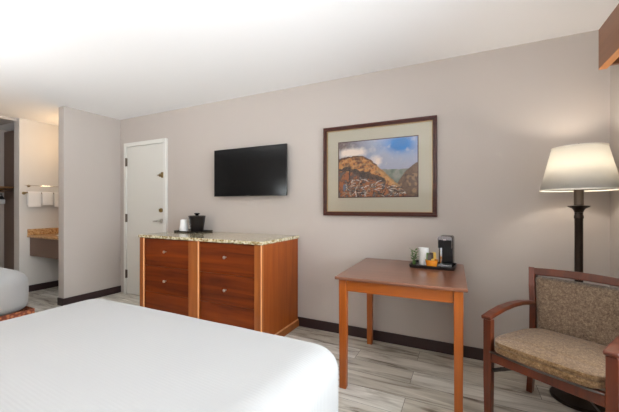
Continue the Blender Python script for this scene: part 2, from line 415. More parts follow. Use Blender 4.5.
# ------------------------------------------------------------------ beds
def make_bed(name, label, xr, yf, width, ztop, ly=2.25, skirt_in=.03, zs=.30, rr=(.34, .30), zb=.27, rb=.10):
    x0 = xr-width
    b_ = thing(name, label, 'bed', ((x0+xr)/2, yf, 0))
    hx = width/2; yb = YB+.06-yf; hy = -yb/2; hz = (ztop-zb)/2
    def disp(c):
        n_ = mn.noise(Vector((c.x*1.3+xr, c.y*1.3, c.z*2))) * .010 + mn.noise(Vector((c.x*5, c.y*5+xr, c.z*3)))*.002
        # top crowned a little, lower edge tucked under
        k = 1.0
        if c.z < 0: k = 1 - .035*(abs(c.z)/hz)**2
        c.x *= k; c.y = (c.y+hy)*k-hy if c.y < 0 else c.y
        c.z += n_ if c.z > 0 else n_*.3
        c.y += n_*.5
        return c
    soft_box('coverlet', 'bed', (hx, hy, hz), (rr[0], rr[1], rr[2] if len(rr) > 2 else .15, rb), b_, (0, -hy, (ztop+zb)/2), 60, disp, p=2.2)
    # pleated skirt round the box base
    bm = bmesh.new(); box(bm, -hx+skirt_in+.02, hx-skirt_in-.02, yb, -skirt_in-.02, .03, zs-.04); finish('box_base', bm, 'skirt', b_)
    ring = []
    xa, xb, ya, yb2 = -hx+skirt_in, hx-skirt_in, yb, -skirt_in
    def edge(p, q, n):
        return [(p[0]+(q[0]-p[0])*i/n, p[1]+(q[1]-p[1])*i/n) for i in range(n)]
    path = edge((xa, ya), (xa, yb2), 90)+edge((xa, yb2), (xb, yb2), 70)+edge((xb, yb2), (xb, ya), 90)
    bm = bmesh.new(); prev = None
    for i, (px, py) in enumerate(path):
        o_ = .006*math.sin(i*.9)
        nx, ny = (-1, 0) if i < 90 else ((0, 1) if i < 160 else (1, 0))
        t_ = bm.verts.new((px, py, zs)); b0 = bm.verts.new((px+nx*o_, py+ny*o_, .02))
        if prev: bm.faces.new((prev[0], t_, b0, prev[1]))
        prev = (t_, b0)
    s = finish('bed_skirt', bm, 'skirt', b_, smooth=True)
    md = s.modifiers.new('Solid', 'SOLIDIFY'); md.thickness = .004
    boxobj('headboard', 'cherry_v', (-hx-.03, hx+.03, yb-.045, yb-.005, .12, 1.05), b_, bevel=.01)
    return b_
make_bed('bed', 'nearest bed under a white textured coverlet, filling the lower left', -.447, 1.262, 1.715, .642, rr=(.13, .13, .10), zb=.10)
make_bed('bed', 'far white bed with rust patterned skirt at the left edge', -3.51, 1.49, 1.60, .65, rr=(.16, .20, .15), zb=.245, zs=.28, rb=.085, skirt_in=.006)

# ------------------------------------------------------------------ dresser
DRX0, DRX1, DRY, DRZ = -3.045, -1.516, 2.185, .884
dr = thing('dresser', 'cherry wood dresser with four knobbed drawers and speckled granite top, under the television', 'dresser', (DRX0, DRY, 0))
w_ = DRX1-DRX0; dp = YW-.016-DRY
bm = bmesh.new(); box(bm, .02, w_-.02, .025, dp, .075, DRZ); finish('carcass', bm, 'cherry_h', dr)
boxobj('side_panel', 'cherry_v', (w_-.0195, w_, .027, dp, .075, DRZ), dr)
boxobj('side_panel', 'cherry_v', (0, .0195, .027, dp, .075, DRZ), dr)
bm = bmesh.new(); box(bm, -.012, w_+.012, .012, dp+.008, 0, .062); 
rings = []
finish('plinth', bm, 'pilaster', dr, bevel=.006)
bm = bmesh.new(); box(bm, -.008, w_+.008, .016, dp, .0625, .0745); finish('plinth_moulding', bm, 'lit_bead', dr, bevel=.003)
def dx(x): return x-DRX0
def pil(a, b_, sides):
    o_ = boxobj('pilaster', 'pilaster', (dx(a), dx(b_), -.004, .0245, .0625+.0125, DRZ-.001), dr, bevel=.002)
    for xx in sides:
        bm = bmesh.new(); tube(bm, [(dx(xx), -.004, .076), (dx(xx), -.004, DRZ-.002)], .0075, 10); finish('lit_bead', bm, 'lit_bead', o_, smooth=True, auto=50)
pil(-3.045, -2.985, (-2.980,))
pil(-2.350, -2.215, (-2.222,))
pil(-1.590, -1.512, (-1.519,))
for a, b_ in ((-2.973, -2.352), (-2.212, -1.592)):
    for z0, z1, zk in ((.603, .877, .757), (.335, .600, .468), (.085, .332, None)):
        t_ = boxobj('drawer' if zk else 'lower_panel', 'cherry_h', (dx(a), dx(b_), .006, .0245, z0, z1), dr, bevel=.003)
        if not zk: continue
        bm = bmesh.new(); kx = dx((a+b_)/2)
        tube(bm, [(kx, .006, zk), (kx, -.004, zk), (kx, -.010, zk), (kx, -.016, zk), (kx, -.024, zk), (kx, -.027, zk)], 0, 16, radii=[.006, .005, .006, .013, .013, .008])
        finish('knob', bm, 'steel', t_, smooth=True)
bm = bmesh.new(); box(bm, -.010, w_+.010, -.016, YW-.001-DRY, DRZ+.0005, DRZ+.0295); finish('granite_top', bm, 'granite', dr, bevel=.005)
TOPZ = DRZ+.030

# tray, cups, ice bucket on the dresser
def rounded_rect(hx, hy, r, n=6):
    pts = []
    for cx, cy, a0 in ((hx-r, hy-r, 0), (-hx+r, hy-r, 90), (-hx+r, -hy+r, 180), (hx-r, -hy+r, 270)):
        for k in range(n+1):
            a = math.radians(a0+90*k/n); pts.append((cx+r*math.cos(a), cy+r*math.sin(a)))
    return pts
def tray(name, label, loc, hx, hy, h, rz=0, mat='blackleather'):
    bm = bmesh.new(); p0 = rounded_rect(hx-.006, hy-.006, .012); p1 = rounded_rect(hx, hy, .014); p2 = rounded_rect(hx-.006, hy-.006, .010); p3 = rounded_rect(hx-.010, hy-.010, .010)
    rings = [[(x, y, 0) for x, y in p0], [(x, y, h) for x, y in p1], [(x, y, h) for x, y in p2], [(x, y, .006) for x, y in p3]]
    loft(bm, rings)
    o_ = finish(name, bm, mat); o_.location = loc; o_.rotation_euler = (0, 0, rz); return tag(o_, label, 'tray')
tray('serving_tray', 'black oblong tray on the granite dresser top', (-2.800, 2.675, TOPZ+.0005), .185, .125, .016)
TZ = TOPZ+.0070
cs = thing('cup_stack', 'upturned stack of white paper cups on the dresser tray', 'cups', (-2.920, 2.645, TZ))
cs.scale = (1.3, 1.3, 1.16)
for k in range(3):
    bm = bmesh.new(); z0 = k*.013
    lathe(bm, [(.038, z0), (.0385, z0+.004), (.0365, z0+.005), (.029, z0+.088), (.027, z0+.088), (.027, z0+.084), (.0, z0+.084)] if k == 2 else [(.038, z0), (.0385, z0+.004), (.0365, z0+.005), (.0355, z0+.0125)], n=28, cap=(k == 2))
    if k == 2: bmesh.ops.remove_doubles(bm, verts=bm.verts, dist=1e-5)
    finish('cup', bm, 'paper', cs, smooth=True, auto=40)
ib = thing('ice_bucket', 'black tapered ice bucket with lid and knob on the dresser tray', 'ice bucket', (-2.735, 2.665, TZ))
ib.scale = (1.16, 1.16, 1.22)
bm = bmesh.new(); lathe(bm, [(.058, 0), (.060, .004), (.079, .138), (.080, .140)], n=40); finish('bucket', bm, 'blackleather', ib, smooth=True, auto=40)
bm = bmesh.new(); lathe(bm, [(.082, .1405), (.083, .145), (.070, .149), (.02, .151)], n=40); k_ = finish('lid', bm, 'blackgloss', ib, smooth=True, auto=40)
bm = bmesh.new(); lathe(bm, [(.016, .1515), (.014, .155), (.026, .160), (.028, .168), (.018, .173)], n=24); finish('lid_knob', bm, 'blackgloss', k_, smooth=True, auto=40)
bm = bmesh.new(); 
tube(bm, [(.0, -.0815+0, .118), (.0, -.092, .110), (.0, -.090, .07), (.0, -.076, .045)], .004, 8); finish('handle', bm, 'silver', ib, smooth=True)

# ------------------------------------------------------------------ television
tv = thing('television', 'flat black wall mounted television above the dresser', 'television', (-2.083, YW, 1.577))
tw, th = .474, .261
boxobj('wall_mount', 'darkmetal', (-.12, .12, -.035, -.001, -.12, .12), tv)
boxobj('rear_housing', 'black', (-tw+.03, tw-.03, -.062, -.0355, -th+.03, th-.02), tv, bevel=.006)
bm = bmesh.new(); yb_ = -.0625; yf_ = -.082
box(bm, -tw, tw, yf_, yb_, th-.010, th); box(bm, -tw, tw, yf_, yb_, -th, -th+.014)
box(bm, -tw, -tw+.010, yf_, yb_, -th+.014, th-.010); box(bm, tw-.010, tw, yf_, yb_, -th+.014, th-.010)
finish('bezel', bm, 'blackgloss', tv, bevel=.001)
boxobj('screen', 'tvscreen', (-tw+.010, tw-.010, yf_+.003, yb_, -th+.014, th-.010), tv)
boxobj('badge', 'silver', (-.022, .022, yf_-.0015, yf_, -th+.004, -th+.010), tv)

# ------------------------------------------------------------------ framed picture
px0, px1, pz0, pz1 = -1.230, -.210, 1.120, 1.958
pc = thing('framed_picture', 'framed landscape painting of a rocky hillside under a blue cloudy sky', 'picture', (px0, YW, pz0))
PW, PH = px1-px0, pz1-pz0
fw = .042
bm = bmesh.new()
def frame_ring(bm, o0, o1, y0, y1, W, H, mi=0):
    box(bm, o0, W-o0, y0, y1, H-o1, H-o0, mi); box(bm, o0, W-o0, y0, y1, o0, o1, mi)
    box(bm, o0, o1, y0, y1, o1, H-o1, mi); box(bm, W-o1, W-o0, y0, y1, o1, H-o1, mi)
frame_ring(bm, 0, .022, -.034, -.001, PW, PH); frame_ring(bm, .022, fw-.006, -.027, -.001, PW, PH)
finish('frame', bm, 'frame', pc, bevel=.003)
bm = bmesh.new(); frame_ring(bm, fw-.006, fw-.002, -.023, -.001, PW, PH); finish('gold_fillet', bm, 'gold', pc)
ax0, ax1, az0, az1 = -1.083-px0, -.357-px0, 1.286-pz0, 1.812-pz0
boxobj('mat_board', 'mat', (fw, PW-fw, -.010, -.004, fw, PH-fw), pc)
bm = bmesh.new(); e_ = .008
box(bm, ax0, ax1, -.0125, -.0102, az1-e_, az1); box(bm, ax0, ax1, -.0125, -.0102, az0, az0+e_); box(bm, ax0, ax0+e_, -.0125, -.0102, az0+e_, az1-e_); box(bm, ax1-e_, ax1, -.0125, -.0102, az0+e_, az1-e_)
finish('inner_border', bm, 'frame', pc)
# the painting itself
NX, NY = 170, 120
def S(c): return tuple((x/255)**2.2 for x in c)
def mixc(a, b_, t): t = max(0, min(1, t)); return tuple(a[i]*(1-t)+b_[i]*t for i in range(3))
def fb(u, v, s, o=0): return mn.fractal(Vector((u*s+o, v*s*.7, o*1.7)), 1.0, 2.0, 5)
rs = random.Random(11); sticks = []
for _ in range(190):
    cu, cv = rs.uniform(.08, .86), rs.uniform(.02, .32)
    if cv > .36-.30*cu+.06: continue
    a = rs.choice([rs.uniform(-.5, .6), rs.uniform(-.5, .6), rs.uniform(1, 2)]); l_ = rs.uniform(.015, .07)
    sticks.append((cu, cv, math.cos(a), math.sin(a), l_, rs.uniform(.003, .007), rs.choice([S((214, 200, 186)), S((160, 138, 116)), S((120, 86, 58)), S((46, 28, 20)), S((34, 20, 14)), S((196, 186, 178)), S((150, 96, 56))])))
def paint(u, v):
    n = fb(u, v, 4); n2 = fb(u, v, 14, 3); n3 = fb(u, v, 40, 5)
    # sky
    c = mixc(S((150, 146, 158)), S((168, 176, 196)), v+n*.3)
    blue = math.exp(-((u-.80)**2/.035+(v-.88+.15*(u-.8))**2/.018))*1.25+max(0, u-.45)*max(0, v-.86)*5
    c = mixc(c, S((40, 122, 190)), blue+n*.25)
    c = mixc(c, S((104, 86, 82)), max(0, 1.05-u*1.9)*(max(0, min(1, (v-.74)*6))*.6+.4)+n*.3)
    cl = math.exp(-((u-.18)**2/.035+(v-.80)**2/.006))*1.4+math.exp(-((u-.50)**2/.006+(v-.62)**2/.012))*.9
    c = mixc(c, S((232, 216, 202)), (cl-.15)*1.3+n2*.5)
    if u > .55 and v < .47+.02*n: c = mixc(S((92, 106, 92)), S((140, 140, 128)), .5+n2)
    # far hill right
    hr = -.1+1.0*(1-math.exp(-max(0, u-.66)*5.2))*.80 + n*.03
    if u > .62 and v < hr:
        c = mixc(S((112, 84, 62)), S((66, 46, 36)), .5+n2*1.1+n3*.5)
        if n2 > .18: c = mixc(c, S((166, 128, 90)), .6)
    # main hill
    prof = [(0, .70), (.1, .74), (.2, .745), (.32, .74), (.40, .68), (.48, .60), (.56, .48), (.66, .36), (.76, .23), (.86, .06), (1, -.2)]
    for i in range(len(prof)-1):
        if prof[i][0] <= u <= prof[i+1][0]:
            k = (u-prof[i][0])/(prof[i+1][0]-prof[i][0]); hp = prof[i][1]*(1-k)+prof[i+1][1]*k
    hp += n2*.022
    if v < hp:
        c = mixc(S((190, 126, 66)), S((96, 58, 34)), .45+n2*1.5+n3*1.2)
        c = mixc(c, S((214, 172, 118)), max(0, math.sin((v-.28*u)*70+n*5))*.35)
        if v > hp-.035: c = mixc(c, S((56, 36, 28)), .75)
        if u > .5 and v > hp-.10: c = mixc(c, S((200, 150, 92)), .5)
        # dark overhang
        band = .50-.52*max(0, u-.12)**1.15
        if u < .62 and abs(v-band) < .055*(1.1-abs(u-.36)*2.0)+n2*.03: c = mixc(S((44, 30, 24)), S((84, 60, 44)), .5+n3)
        elif v < band-.04:
            c = mixc(S((158, 92, 50)), S((62, 38, 26)), .5+n2*1.8+n3*1.4)
            c = mixc(c, S((120, 112, 108)), max(0, n3+n2)*.8)
        if abs(u-.145) < .008 and .28 < v < .55: c = S((46, 30, 22))
    if v < hp:
        for (cu, cv, ca, sa, l_, w__, cc) in sticks:
            du, dv = u-cu, (v-cv)*.72
            if abs(du) < .1 and abs(dv) < .1:
                s_ = du*ca+dv*sa; t_ = -du*sa+dv*ca+.25*s_*s_/l_
                if abs(s_) < l_ and abs(t_) < w__*(1-abs(s_)/l_*.6): c = cc
        if (u-.075)**2/.0004+(v-.17)**2/.005 < 1: c = S((96, 104, 122))
    return c
bm = bmesh.new()
vg = [[bm.verts.new((ax0+e_+(ax1-ax0-2*e_)*i/NX, -.0105, az0+e_+(az1-az0-2*e_)*j/NY)) for i in range(NX+1)] for j in range(NY+1)]
for j in range(NY):
    for i in range(NX): bm.faces.new((vg[j][i], vg[j][i+1], vg[j+1][i+1], vg[j+1][i]))
bm.verts.index_update()
me = bpy.data.meshes.new('painting'); bm.to_mesh(me); bm.free(); me.materials.append(M['art'])
at = me.color_attributes.new('paint', 'FLOAT_COLOR', 'POINT')
for j in range(NY+1):
    for i in range(NX+1):
        c = paint(i/NX, j/NY); at.data[j*(NX+1)+i].color = (c[0], c[1], c[2], 1)
po = bpy.data.objects.new('painting', me); COL.objects.link(po); po.parent = pc
boxobj('glass_pane', 'picglass', (fw+.001, PW-fw-.001, -.0185, -.0165, fw+.001, PH-fw-.001), pc)

# ------------------------------------------------------------------ desk
kx0, kx1, ky0, ky1, kz = -.777, .013, 1.952, 2.785, .745
dk = thing('desk', 'small rectangular cherry wood desk with four square legs below the painting', 'desk', (kx0, ky0, 0), math.radians(1.8))
KW, KD = kx1-kx0, ky1-ky0
bm = bmesh.new(); box(bm, 0, KW, 0, KD, kz-.020, kz); finish('tabletop', bm, 'desk_top', dk, bevel=.005)
lg = .051; io = .022
for (a, b_) in ((io, io), (KW-io-lg, io), (io, KD-io-lg), (KW-io-lg, KD-io-lg)):
    bm = bmesh.new(); t_ = .006
    r0 = [(a+.003, b_+.003, 0), (a+lg-.003, b_+.003, 0), (a+lg-.003, b_+lg-.003, 0), (a+.003, b_+lg-.003, 0)]
    r1 = [(a, b_, .6), (a+lg, b_, .6), (a+lg, b_+lg, .6), (a, b_+lg, .6)]
    r2 = [(x, y, kz-.0205) for x, y, _ in r1]
    loft(bm, [r0, r1, r2]); finish('leg', bm, 'desk_leg', dk, bevel=.004)
ap = .076
for n_, dims in (('apron', (io+lg+.0005, KW-io-lg-.0005, io+.008, io+.028, kz-.0205-ap, kz-.0205)), ('apron', (io+lg+.0005, KW-io-lg-.0005, KD-io-.028, KD-io-.008, kz-.0205-ap, kz-.0205)),
                 ('apron', (io+.008, io+.028, io+lg+.0005, KD-io-lg-.0005, kz-.0205-ap, kz-.0205)), ('apron', (KW-io-.028, KW-io-.008, io+lg+.0005, KD-io-lg-.0005, kz-.0205-ap, kz-.0205))):
    boxobj(n_, 'desk_apron', dims, dk, bevel=.002)

# coffee tray on the desk
tray('coffee_tray', 'black raised-edge tray on the desk holding the coffee maker', (-.222, 2.60, kz+.0005), .160, .122, .022, rz=math.radians(-2))
TZ2 = kz+.0070
# coffee maker
cm = thing('coffee_maker', 'slim black and silver single cup coffee maker on the desk tray', 'coffee maker', (-.132, 2.622, TZ2), math.radians(-6))
cm.scale = (.92, .92, 1)
def arch(bm, hx, y0, y1, z0, z1, r, n=8):
    pts = [(-hx, z0), (hx, z0)] + [(hx-r+r*math.cos(a*PI/2/n), z1-r+r*math.sin(a*PI/2/n)) for a in range(n+1)] + [(-hx+r-r*math.sin(a*PI/2/n), z1-r+r*math.cos(a*PI/2/n)) for a in range(n+1)]
    loft(bm, [[(x, y0, z) for x, z in pts], [(x, y1, z) for x, z in pts]])
bm = bmesh.new(); arch(bm, .052, -.010, .078, 0, .232, .020); finish('body', bm, 'blackgloss', cm, smooth=True, auto=35)
bm = bmesh.new(); arch(bm, .050, -.075, -.0102, .145, .230, .018); hd = finish('brew_head', bm, 'blackgloss', cm, smooth=True, auto=35)
bm = bmesh.new(); arch(bm, .0535, -.079, -.0752, .205, .2325, .020); finish('head_band', bm, 'silver', hd, smooth=True, auto=35)
boxobj('side_trim', 'chrome', (-.0545, -.0525, -.012, .02, .01, .225), cm)
boxobj('column_highlight', 'chrome', (-.044, -.030, -.0125, -.0103, .024, .144), cm)  # bright strip stands in for the vertical highlight on the black body
bm = bmesh.new(); box(bm, -.048, .048, -.072, -.0103, 0, .020); bt = finish('drip_tray', bm, 'silver', cm, bevel=.004)
boxobj('grate', 'black', (-.040, .040, -.066, -.016, .0203, .0235), bt)
boxobj('button', 'chrome', (-.012, .012, -.0815, -.0792, .203, .212), hd)
# cup stacks
cc = thing('cup_stack', 'wrapped stack of translucent white cups on the desk tray behind the amber basket', 'cups', (-.296, 2.636, TZ2))
for k in range(3):
    bm = bmesh.new(); z0 = k*.015
    prof = [(.034, z0+.0), (.0375, z0+.095), (.0395, z0+.097), (.0385, z0+.100)] if k == 0 else [(.0371, z0+.084), (.0378, z0+.0955), (.0395, z0+.097), (.0385, z0+.100)]
    lathe(bm, prof, n=28, cap=(k == 0)); finish('cup', bm, 'paper' , cc, smooth=True, auto=40)
# amber basket of packets
ab = thing('condiment_basket', 'amber bowl filled with yellow and brown packets at the front of the desk tray', 'bowl', (-.228, 2.534, TZ2))
bm = bmesh.new(); lathe(bm, [(.032, 0), (.036, .003), (.046, .056), (.0435, .056), (.034, .006)], n=28); finish('bowl', bm, 'amber', ab, smooth=True, auto=40)
for i in range(13):
    a = i*2.4; r_ = .008+.021*((i*37) % 10)/10
    mt = Matrix.Translation((r_*math.cos(a), r_*math.sin(a), .068+.008*(i % 3))) @ Matrix.Rotation(a*1.3, 4, 'Z') @ Matrix.Rotation(.35*math.sin(i), 4, 'X')
    bm = bmesh.new(); box(bm, -.013, .013, -.0015, .0015, -.022, .024 if i % 2 else .030, mtx=mt)
    finish('packet', bm, ['sugar', 'packet_dark', 'packet_dark', 'sugar', 'leaf'][i % 5], ab, bevel=.001)
# green sprig
gp = thing('leafy_sprig', 'small green leafy sprig at the left end of the desk tray', 'plant', (-.362, 2.600, TZ2))
bm = bmesh.new(); lathe(bm, [(.010, 0), (.013, .004), (.014, .03), (.011, .034)], n=18); finish('holder', bm, 'leaf', gp, smooth=True, auto=40)
bm = bmesh.new()
for i in range(7):
    a = i*2.3; tube(bm, [(0, 0, .02), (.008*math.cos(a), .008*math.sin(a), .055), (.02*math.cos(a), .012*math.sin(a), .075+.004*i)], .0013, 6)
finish('stem', bm, 'leaf', gp)
bm = bmesh.new()
for i in range(26):
    a = i*2.39996; z = .030+.0033*i; r_ = .006+.014*random.random()
    mt = Matrix.Translation((r_*math.cos(a), r_*.8*math.sin(a), z)) @ Matrix.Rotation(a, 4, 'Z') @ Matrix.Rotation(-.7+.5*random.random(), 4, 'Y')
    vs = [bm.verts.new(mt @ Vector(p)) for p in ((0, 0, 0), (.012, -.010, .001), (.026, 0, -.001), (.012, .010, .001))]
    vt = [bm.verts.new(mt @ Vector((p[0], p[1], p[2]+.001))) for p in ((0, 0, 0), (.012, -.010, .001), (.026, 0, -.001), (.012, .010, .001))]
    bm.faces.new(vs); bm.faces.new(vt[::-1])
    for k in range(4): bm.faces.new((vs[k], vs[(k+1) % 4], vt[(k+1) % 4], vt[k]))
finish('leaves', bm, 'leaf', gp)

# ------------------------------------------------------------------ floor lamp
lx, ly = .634, 2.515
fl = thing('floor_lamp', 'dark bronze floor lamp with a cream drum shade behind the armchair', 'lamp', (lx, ly, 0))
bm = bmesh.new(); lathe(bm, [(.140, 0), (.146, .004), (.146, .014), (.138, .022), (.06, .030), (.035, .045), (.024, .06)], n=48); finish('base', bm, 'bronze', fl, smooth=True, auto=35)
bm = bmesh.new(); lathe(bm, [(.0215, .0605), (.0215, .62), (.024, .625), (.024, .64), (.0215, .645), (.0215, 1.13), (.025, 1.135), (.024, 1.15), (.0215, 1.155), (.0215, 1.17)], n=28); finish('pole', bm, 'bronze', fl, smooth=True, auto=35)
bm = bmesh.new(); lathe(bm, [(.0225, 1.1705), (.026, 1.182), (.034, 1.195), (.054, 1.206), (.056, 1.211), (.030, 1.214)], n=32); finish('bobeche', bm, 'bronze', fl, smooth=True, auto=35)
bm = bmesh.new(); lathe(bm, [(.0245, 1.2145), (.025, 1.255), (.025, 1.330), (.010, 1.334)], n=28); finish('socket_cup', bm, 'bronze_light', fl, smooth=True, auto=35)
bm = bmesh.new(); tube(bm, [(0, 0, 1.3345), (0, 0, 1.36)], .006, 8)
tube(bm, [(0, 0, 1.555), (0, 0, 1.60)], .004, 8)
for a in range(3):
    t_ = a*2*PI/3; tube(bm, [(0, 0, 1.557), (.134*math.cos(t_), .134*math.sin(t_), 1.557)], .002, 6)
for s in (-1, 1): tube(bm, [(0, 0, 1.30), (.05*s, 0, 1.34), (.06*s, 0, 1.45), (.02*s, 0, 1.55), (0, 0, 1.557)], .002, 6)
finish('harp', bm, 'bronze_light', fl)
bm = bmesh.new(); lathe(bm, [(.012, 1.3605), (.014, 1.375), (.030, 1.41), (.031, 1.43), (.018, 1.455), (.004, 1.46)], n=20); finish('bulb', bm, 'bulb', fl, smooth=True)
def shade(name, r0, r1, z0, z1, parent, mat='shade', c=(0, 0)):
    bm = bmesh.new(); n = 64
    lathe(bm, [(r0, z0), (r1, z1)], c, n, cap=False)
    o_ = finish(name, bm, mat, parent, smooth=True)
    md = o_.modifiers.new('Solid', 'SOLIDIFY'); md.thickness = .002; md.offset = -1
    return o_
sh = shade('lamp_shade', .198, .137, 1.310, 1.575, fl)
shb = simple('shade_band', (.82, .78, .68), .8)
for rr_, z_ in ((.1975, 1.306), (.1370, 1.569)):
    bm = bmesh.new(); lathe(bm, [(rr_+.002, z_), (rr_+.002, z_+.009), (rr_-.002, z_+.009), (rr_-.002, z_), (rr_+.002, z_)], n=64, cap=False)
    finish('shade_trim', bm, shb, sh, smooth=True, auto=40)

# ------------------------------------------------------------------ armchair
ang = math.radians(-31)
ch = thing('armchair', 'mahogany armchair with brown tweed seat and back beside the desk', 'armchair', (.113, 1.968, 0), ang)
CW = .50; lw = .040
armz = .600
for sx in (0, 1):
    s_ = 1 if sx == 0 else -1
    def X(x): return x if sx == 0 else CW-x
    # front leg, slightly tapered
    bm = bmesh.new()
    r_ = lambda h, z: [(X(0)-h, -h, z), (X(0)+h, -h, z), (X(0)+h, h, z), (X(0)-h, h, z)]
    loft(bm, [r_(.017, 0), r_(.020, .3), r_(.020, armz-.002)]); finish('leg', bm, 'chair_wood', ch, bevel=.004)
    # rear leg + back post: one sweeping timber
    bm = bmesh.new()
    pts = [(X(-.045), .590, 0), (X(-.020), .555, .18), (X(.002), .520, .36), (X(.006), .515, .45), (X(-.002), .535, .58), (X(-.018), .560, .70), (X(-.032), .590, .812)]
    sweep_rect(bm, pts, (1, 0, 0), .034, [.036, .042, .046, .046, .040, .034, .026])
    finish('back_post', bm, 'chair_wood', ch, bevel=.004)
    # arm
    bm = bmesh.new()
    pts = [(X(.000), -.034, armz+.010), (X(-.001), .04, armz+.021), (X(-.003), .14, armz+.031), (X(-.003), .25, armz+.034), (X(.000), .36, armz+.029), (X(.003), .44, armz+.018), (X(.006), .505, armz+.006)]
    sweep_rect(bm, pts, (1, 0, 0), [.050, .050, .048, .045, .042, .038, .034], [.020, .022, .024, .024, .024, .024, .024])
    finish('armrest', bm, 'chair_wood', ch, bevel=.006)
    bm = bmesh.new(); sweep_rect(bm, [(X(.0), .021, .405), (X(.016), .50, .405)], (1, 0, 0), .022, .058); finish('side_rail', bm, 'chair_wood', ch, bevel=.003)
    bm = bmesh.new(); sweep_rect(bm, [(X(.02), .0, .33), (X(.14), .10, .372)], (1, 0, 0), .012, .02); finish('corner_brace', bm, 'darkmetal', ch)
boxobj('front_rail', 'chair_wood', (.0205, CW-.0205, -.014, .010, .378, .436), ch, bevel=.003)
boxobj('rear_rail', 'chair_wood', (.035, CW-.035, .510, .532, .378, .436), ch, bevel=.003)
# seat cushion (bow front, crowned)
def sd(c):
    fx = c.x/(CW/2); fy = c.y/.255
    if c.z > 0: c.z += .018*(1-fx*fx)*(1-fy*fy*.7); c.z -= .017*(1+fy)
    c.y -= .018*(1-fx*fx)*max(0, -fy)
    c.x *= 1-.05*max(0, fy)
    return c
soft_box('seat', 'tweed', (CW/2-.006, .262, .030), (.07, .14, .050, .012), ch, (CW/2, .232, .467), 30, sd, p=2.0)
# upholstered back
bm = bmesh.new(); nx, nz = 24, 16
def backpt(i, j, side):
    v = j/nz; z = .435+(.765-.435)*v
    yc = .515+.075*max(0, (z-.45)/.36)**1.1; yc += .018*math.sin(PI*i/nx)*.6
    k = .038-.034*0+.0; xl = .022-.038*v; xx = xl+(CW-2*xl)*i/nx
    e = min(1, min(i, nx-i)/2.0, min(j, nz-j)/2.0); puff = .020*math.sqrt(e)+.006*math.sin(PI*i/nx)*math.sin(PI*v)
    return (xx, yc+side*puff, z)
F_ = [[bm.verts.new(backpt(i, j, -1)) for i in range(nx+1)] for j in range(nz+1)]
B_ = [[bm.verts.new(backpt(i, j, .6)) if 0 < i < nx and 0 < j < nz else F_[j][i] for i in range(nx+1)] for j in range(nz+1)]
for j in range(nz):
    for i in range(nx):
        bm.faces.new((F_[j][i], F_[j][i+1], F_[j+1][i+1], F_[j+1][i]))
        bm.faces.new((B_[j][i], B_[j+1][i], B_[j+1][i+1], B_[j][i+1]))
finish('backrest', bm, 'tweed_back', ch, smooth=True)
bm = bmesh.new()
pts = []
for i in range(13):
    t_ = i/12; pts.append((-.018+(CW+.036)*t_, .584+.010*math.sin(PI*t_), .789+.010*math.sin(PI*t_)))
sweep_rect(bm, pts, (0, .2, 1), .046, .028); finish('top_rail', bm, 'chair_wood', ch, bevel=.005)
bm = bmesh.new(); tube(bm, [(.02, -.030, .437), (CW/2, -.048, .439), (CW-.02, -.030, .437)], .005, 8); finish('seat_piping', bm, 'packet_dark', ch, smooth=True)

# ------------------------------------------------------------------ alcove: vanity, towel bar, towels
vy = 2.235
vn = thing('vanity_counter', 'speckled tan granite vanity counter with brown apron in the alcove', 'vanity', (XA, vy, 0))
vw = (XP-T)-XA
bm = bmesh.new(); pts = []
for i in range(13):
    t_ = i/12; pts.append((.001+(vw-.002)*t_, 0-.012*math.sin(PI*t_)))
lo = [(x, y, .772) for x, y in pts]+[(vw-.001, YW-.001-vy, .772), (.001, YW-.001-vy, .772)]
hi = [(x, y, .800) for x, y, _ in lo]
loft(bm, [lo, hi]); finish('countertop', bm, 'granite_v', vn, bevel=.004)
boxobj('side_splash', 'granite_v', (.001, .020, .004, YW-.022-vy, .8005, .885), vn, bevel=.003)
boxobj('back_splash', 'granite_v', (.001, vw-.001, YW-.0215-vy, YW-.001-vy, .8005, .885), vn, bevel=.003)
bm = bmesh.new(); box(bm, .001, vw-.001, .035, .055, .510, .7715); finish('apron', bm, 'laminate', vn)
bm = bmesh.new(); lathe(bm, [(.10, .8), (.17, .803), (.20, .808), (.19, .806), (.15, .8005)], (vw/2+.05, .30), 32); finish('sink_rim', bm, 'paper', vn, smooth=True)
mr = tag(boxobj('wall_mirror', 'mirror', (XA+.06, XP-T-.06, YW-.008, YW-.001, .95, 1.85)), 'frameless mirror above the vanity counter', 'mirror')
# towel shelf + bar
tb = thing('towel_rack', 'brass towel rack with a top rail on the cream alcove wall', 'towel rack', (XA, 2.2, 1.4))
for yy in (.0, .56):
    bm = bmesh.new(); tube(bm, [(.0005, yy, -.012), (.010, yy, -.012)], .020, 16); tube(bm, [(.010, yy, -.012), (.060, yy, -.012)], .009, 10)
    finish('lower_mount', bm, 'brass', tb, smooth=True, auto=40)
bm = bmesh.new(); tube(bm, [(.055, -.012, -.005), (.055, .57, -.005)], .008, 10); finish('towel_bar', bm, 'brass', tb, smooth=True, auto=40)
for yy in (.055, .53):
    bm = bmesh.new(); tube(bm, [(.0005, yy, .092), (.008, yy, .092)], .018, 16); tube(bm, [(.008, yy, .092), (.056, yy, .095)], .007, 8)
    finish('upper_mount', bm, 'brass', tb, smooth=True, auto=40)
bm = bmesh.new(); tube(bm, [(.055, -.01, .097), (.055, .57, .097)], .0045, 8); finish('upper_rail', bm, 'chrome', tb, smooth=True, auto=40)
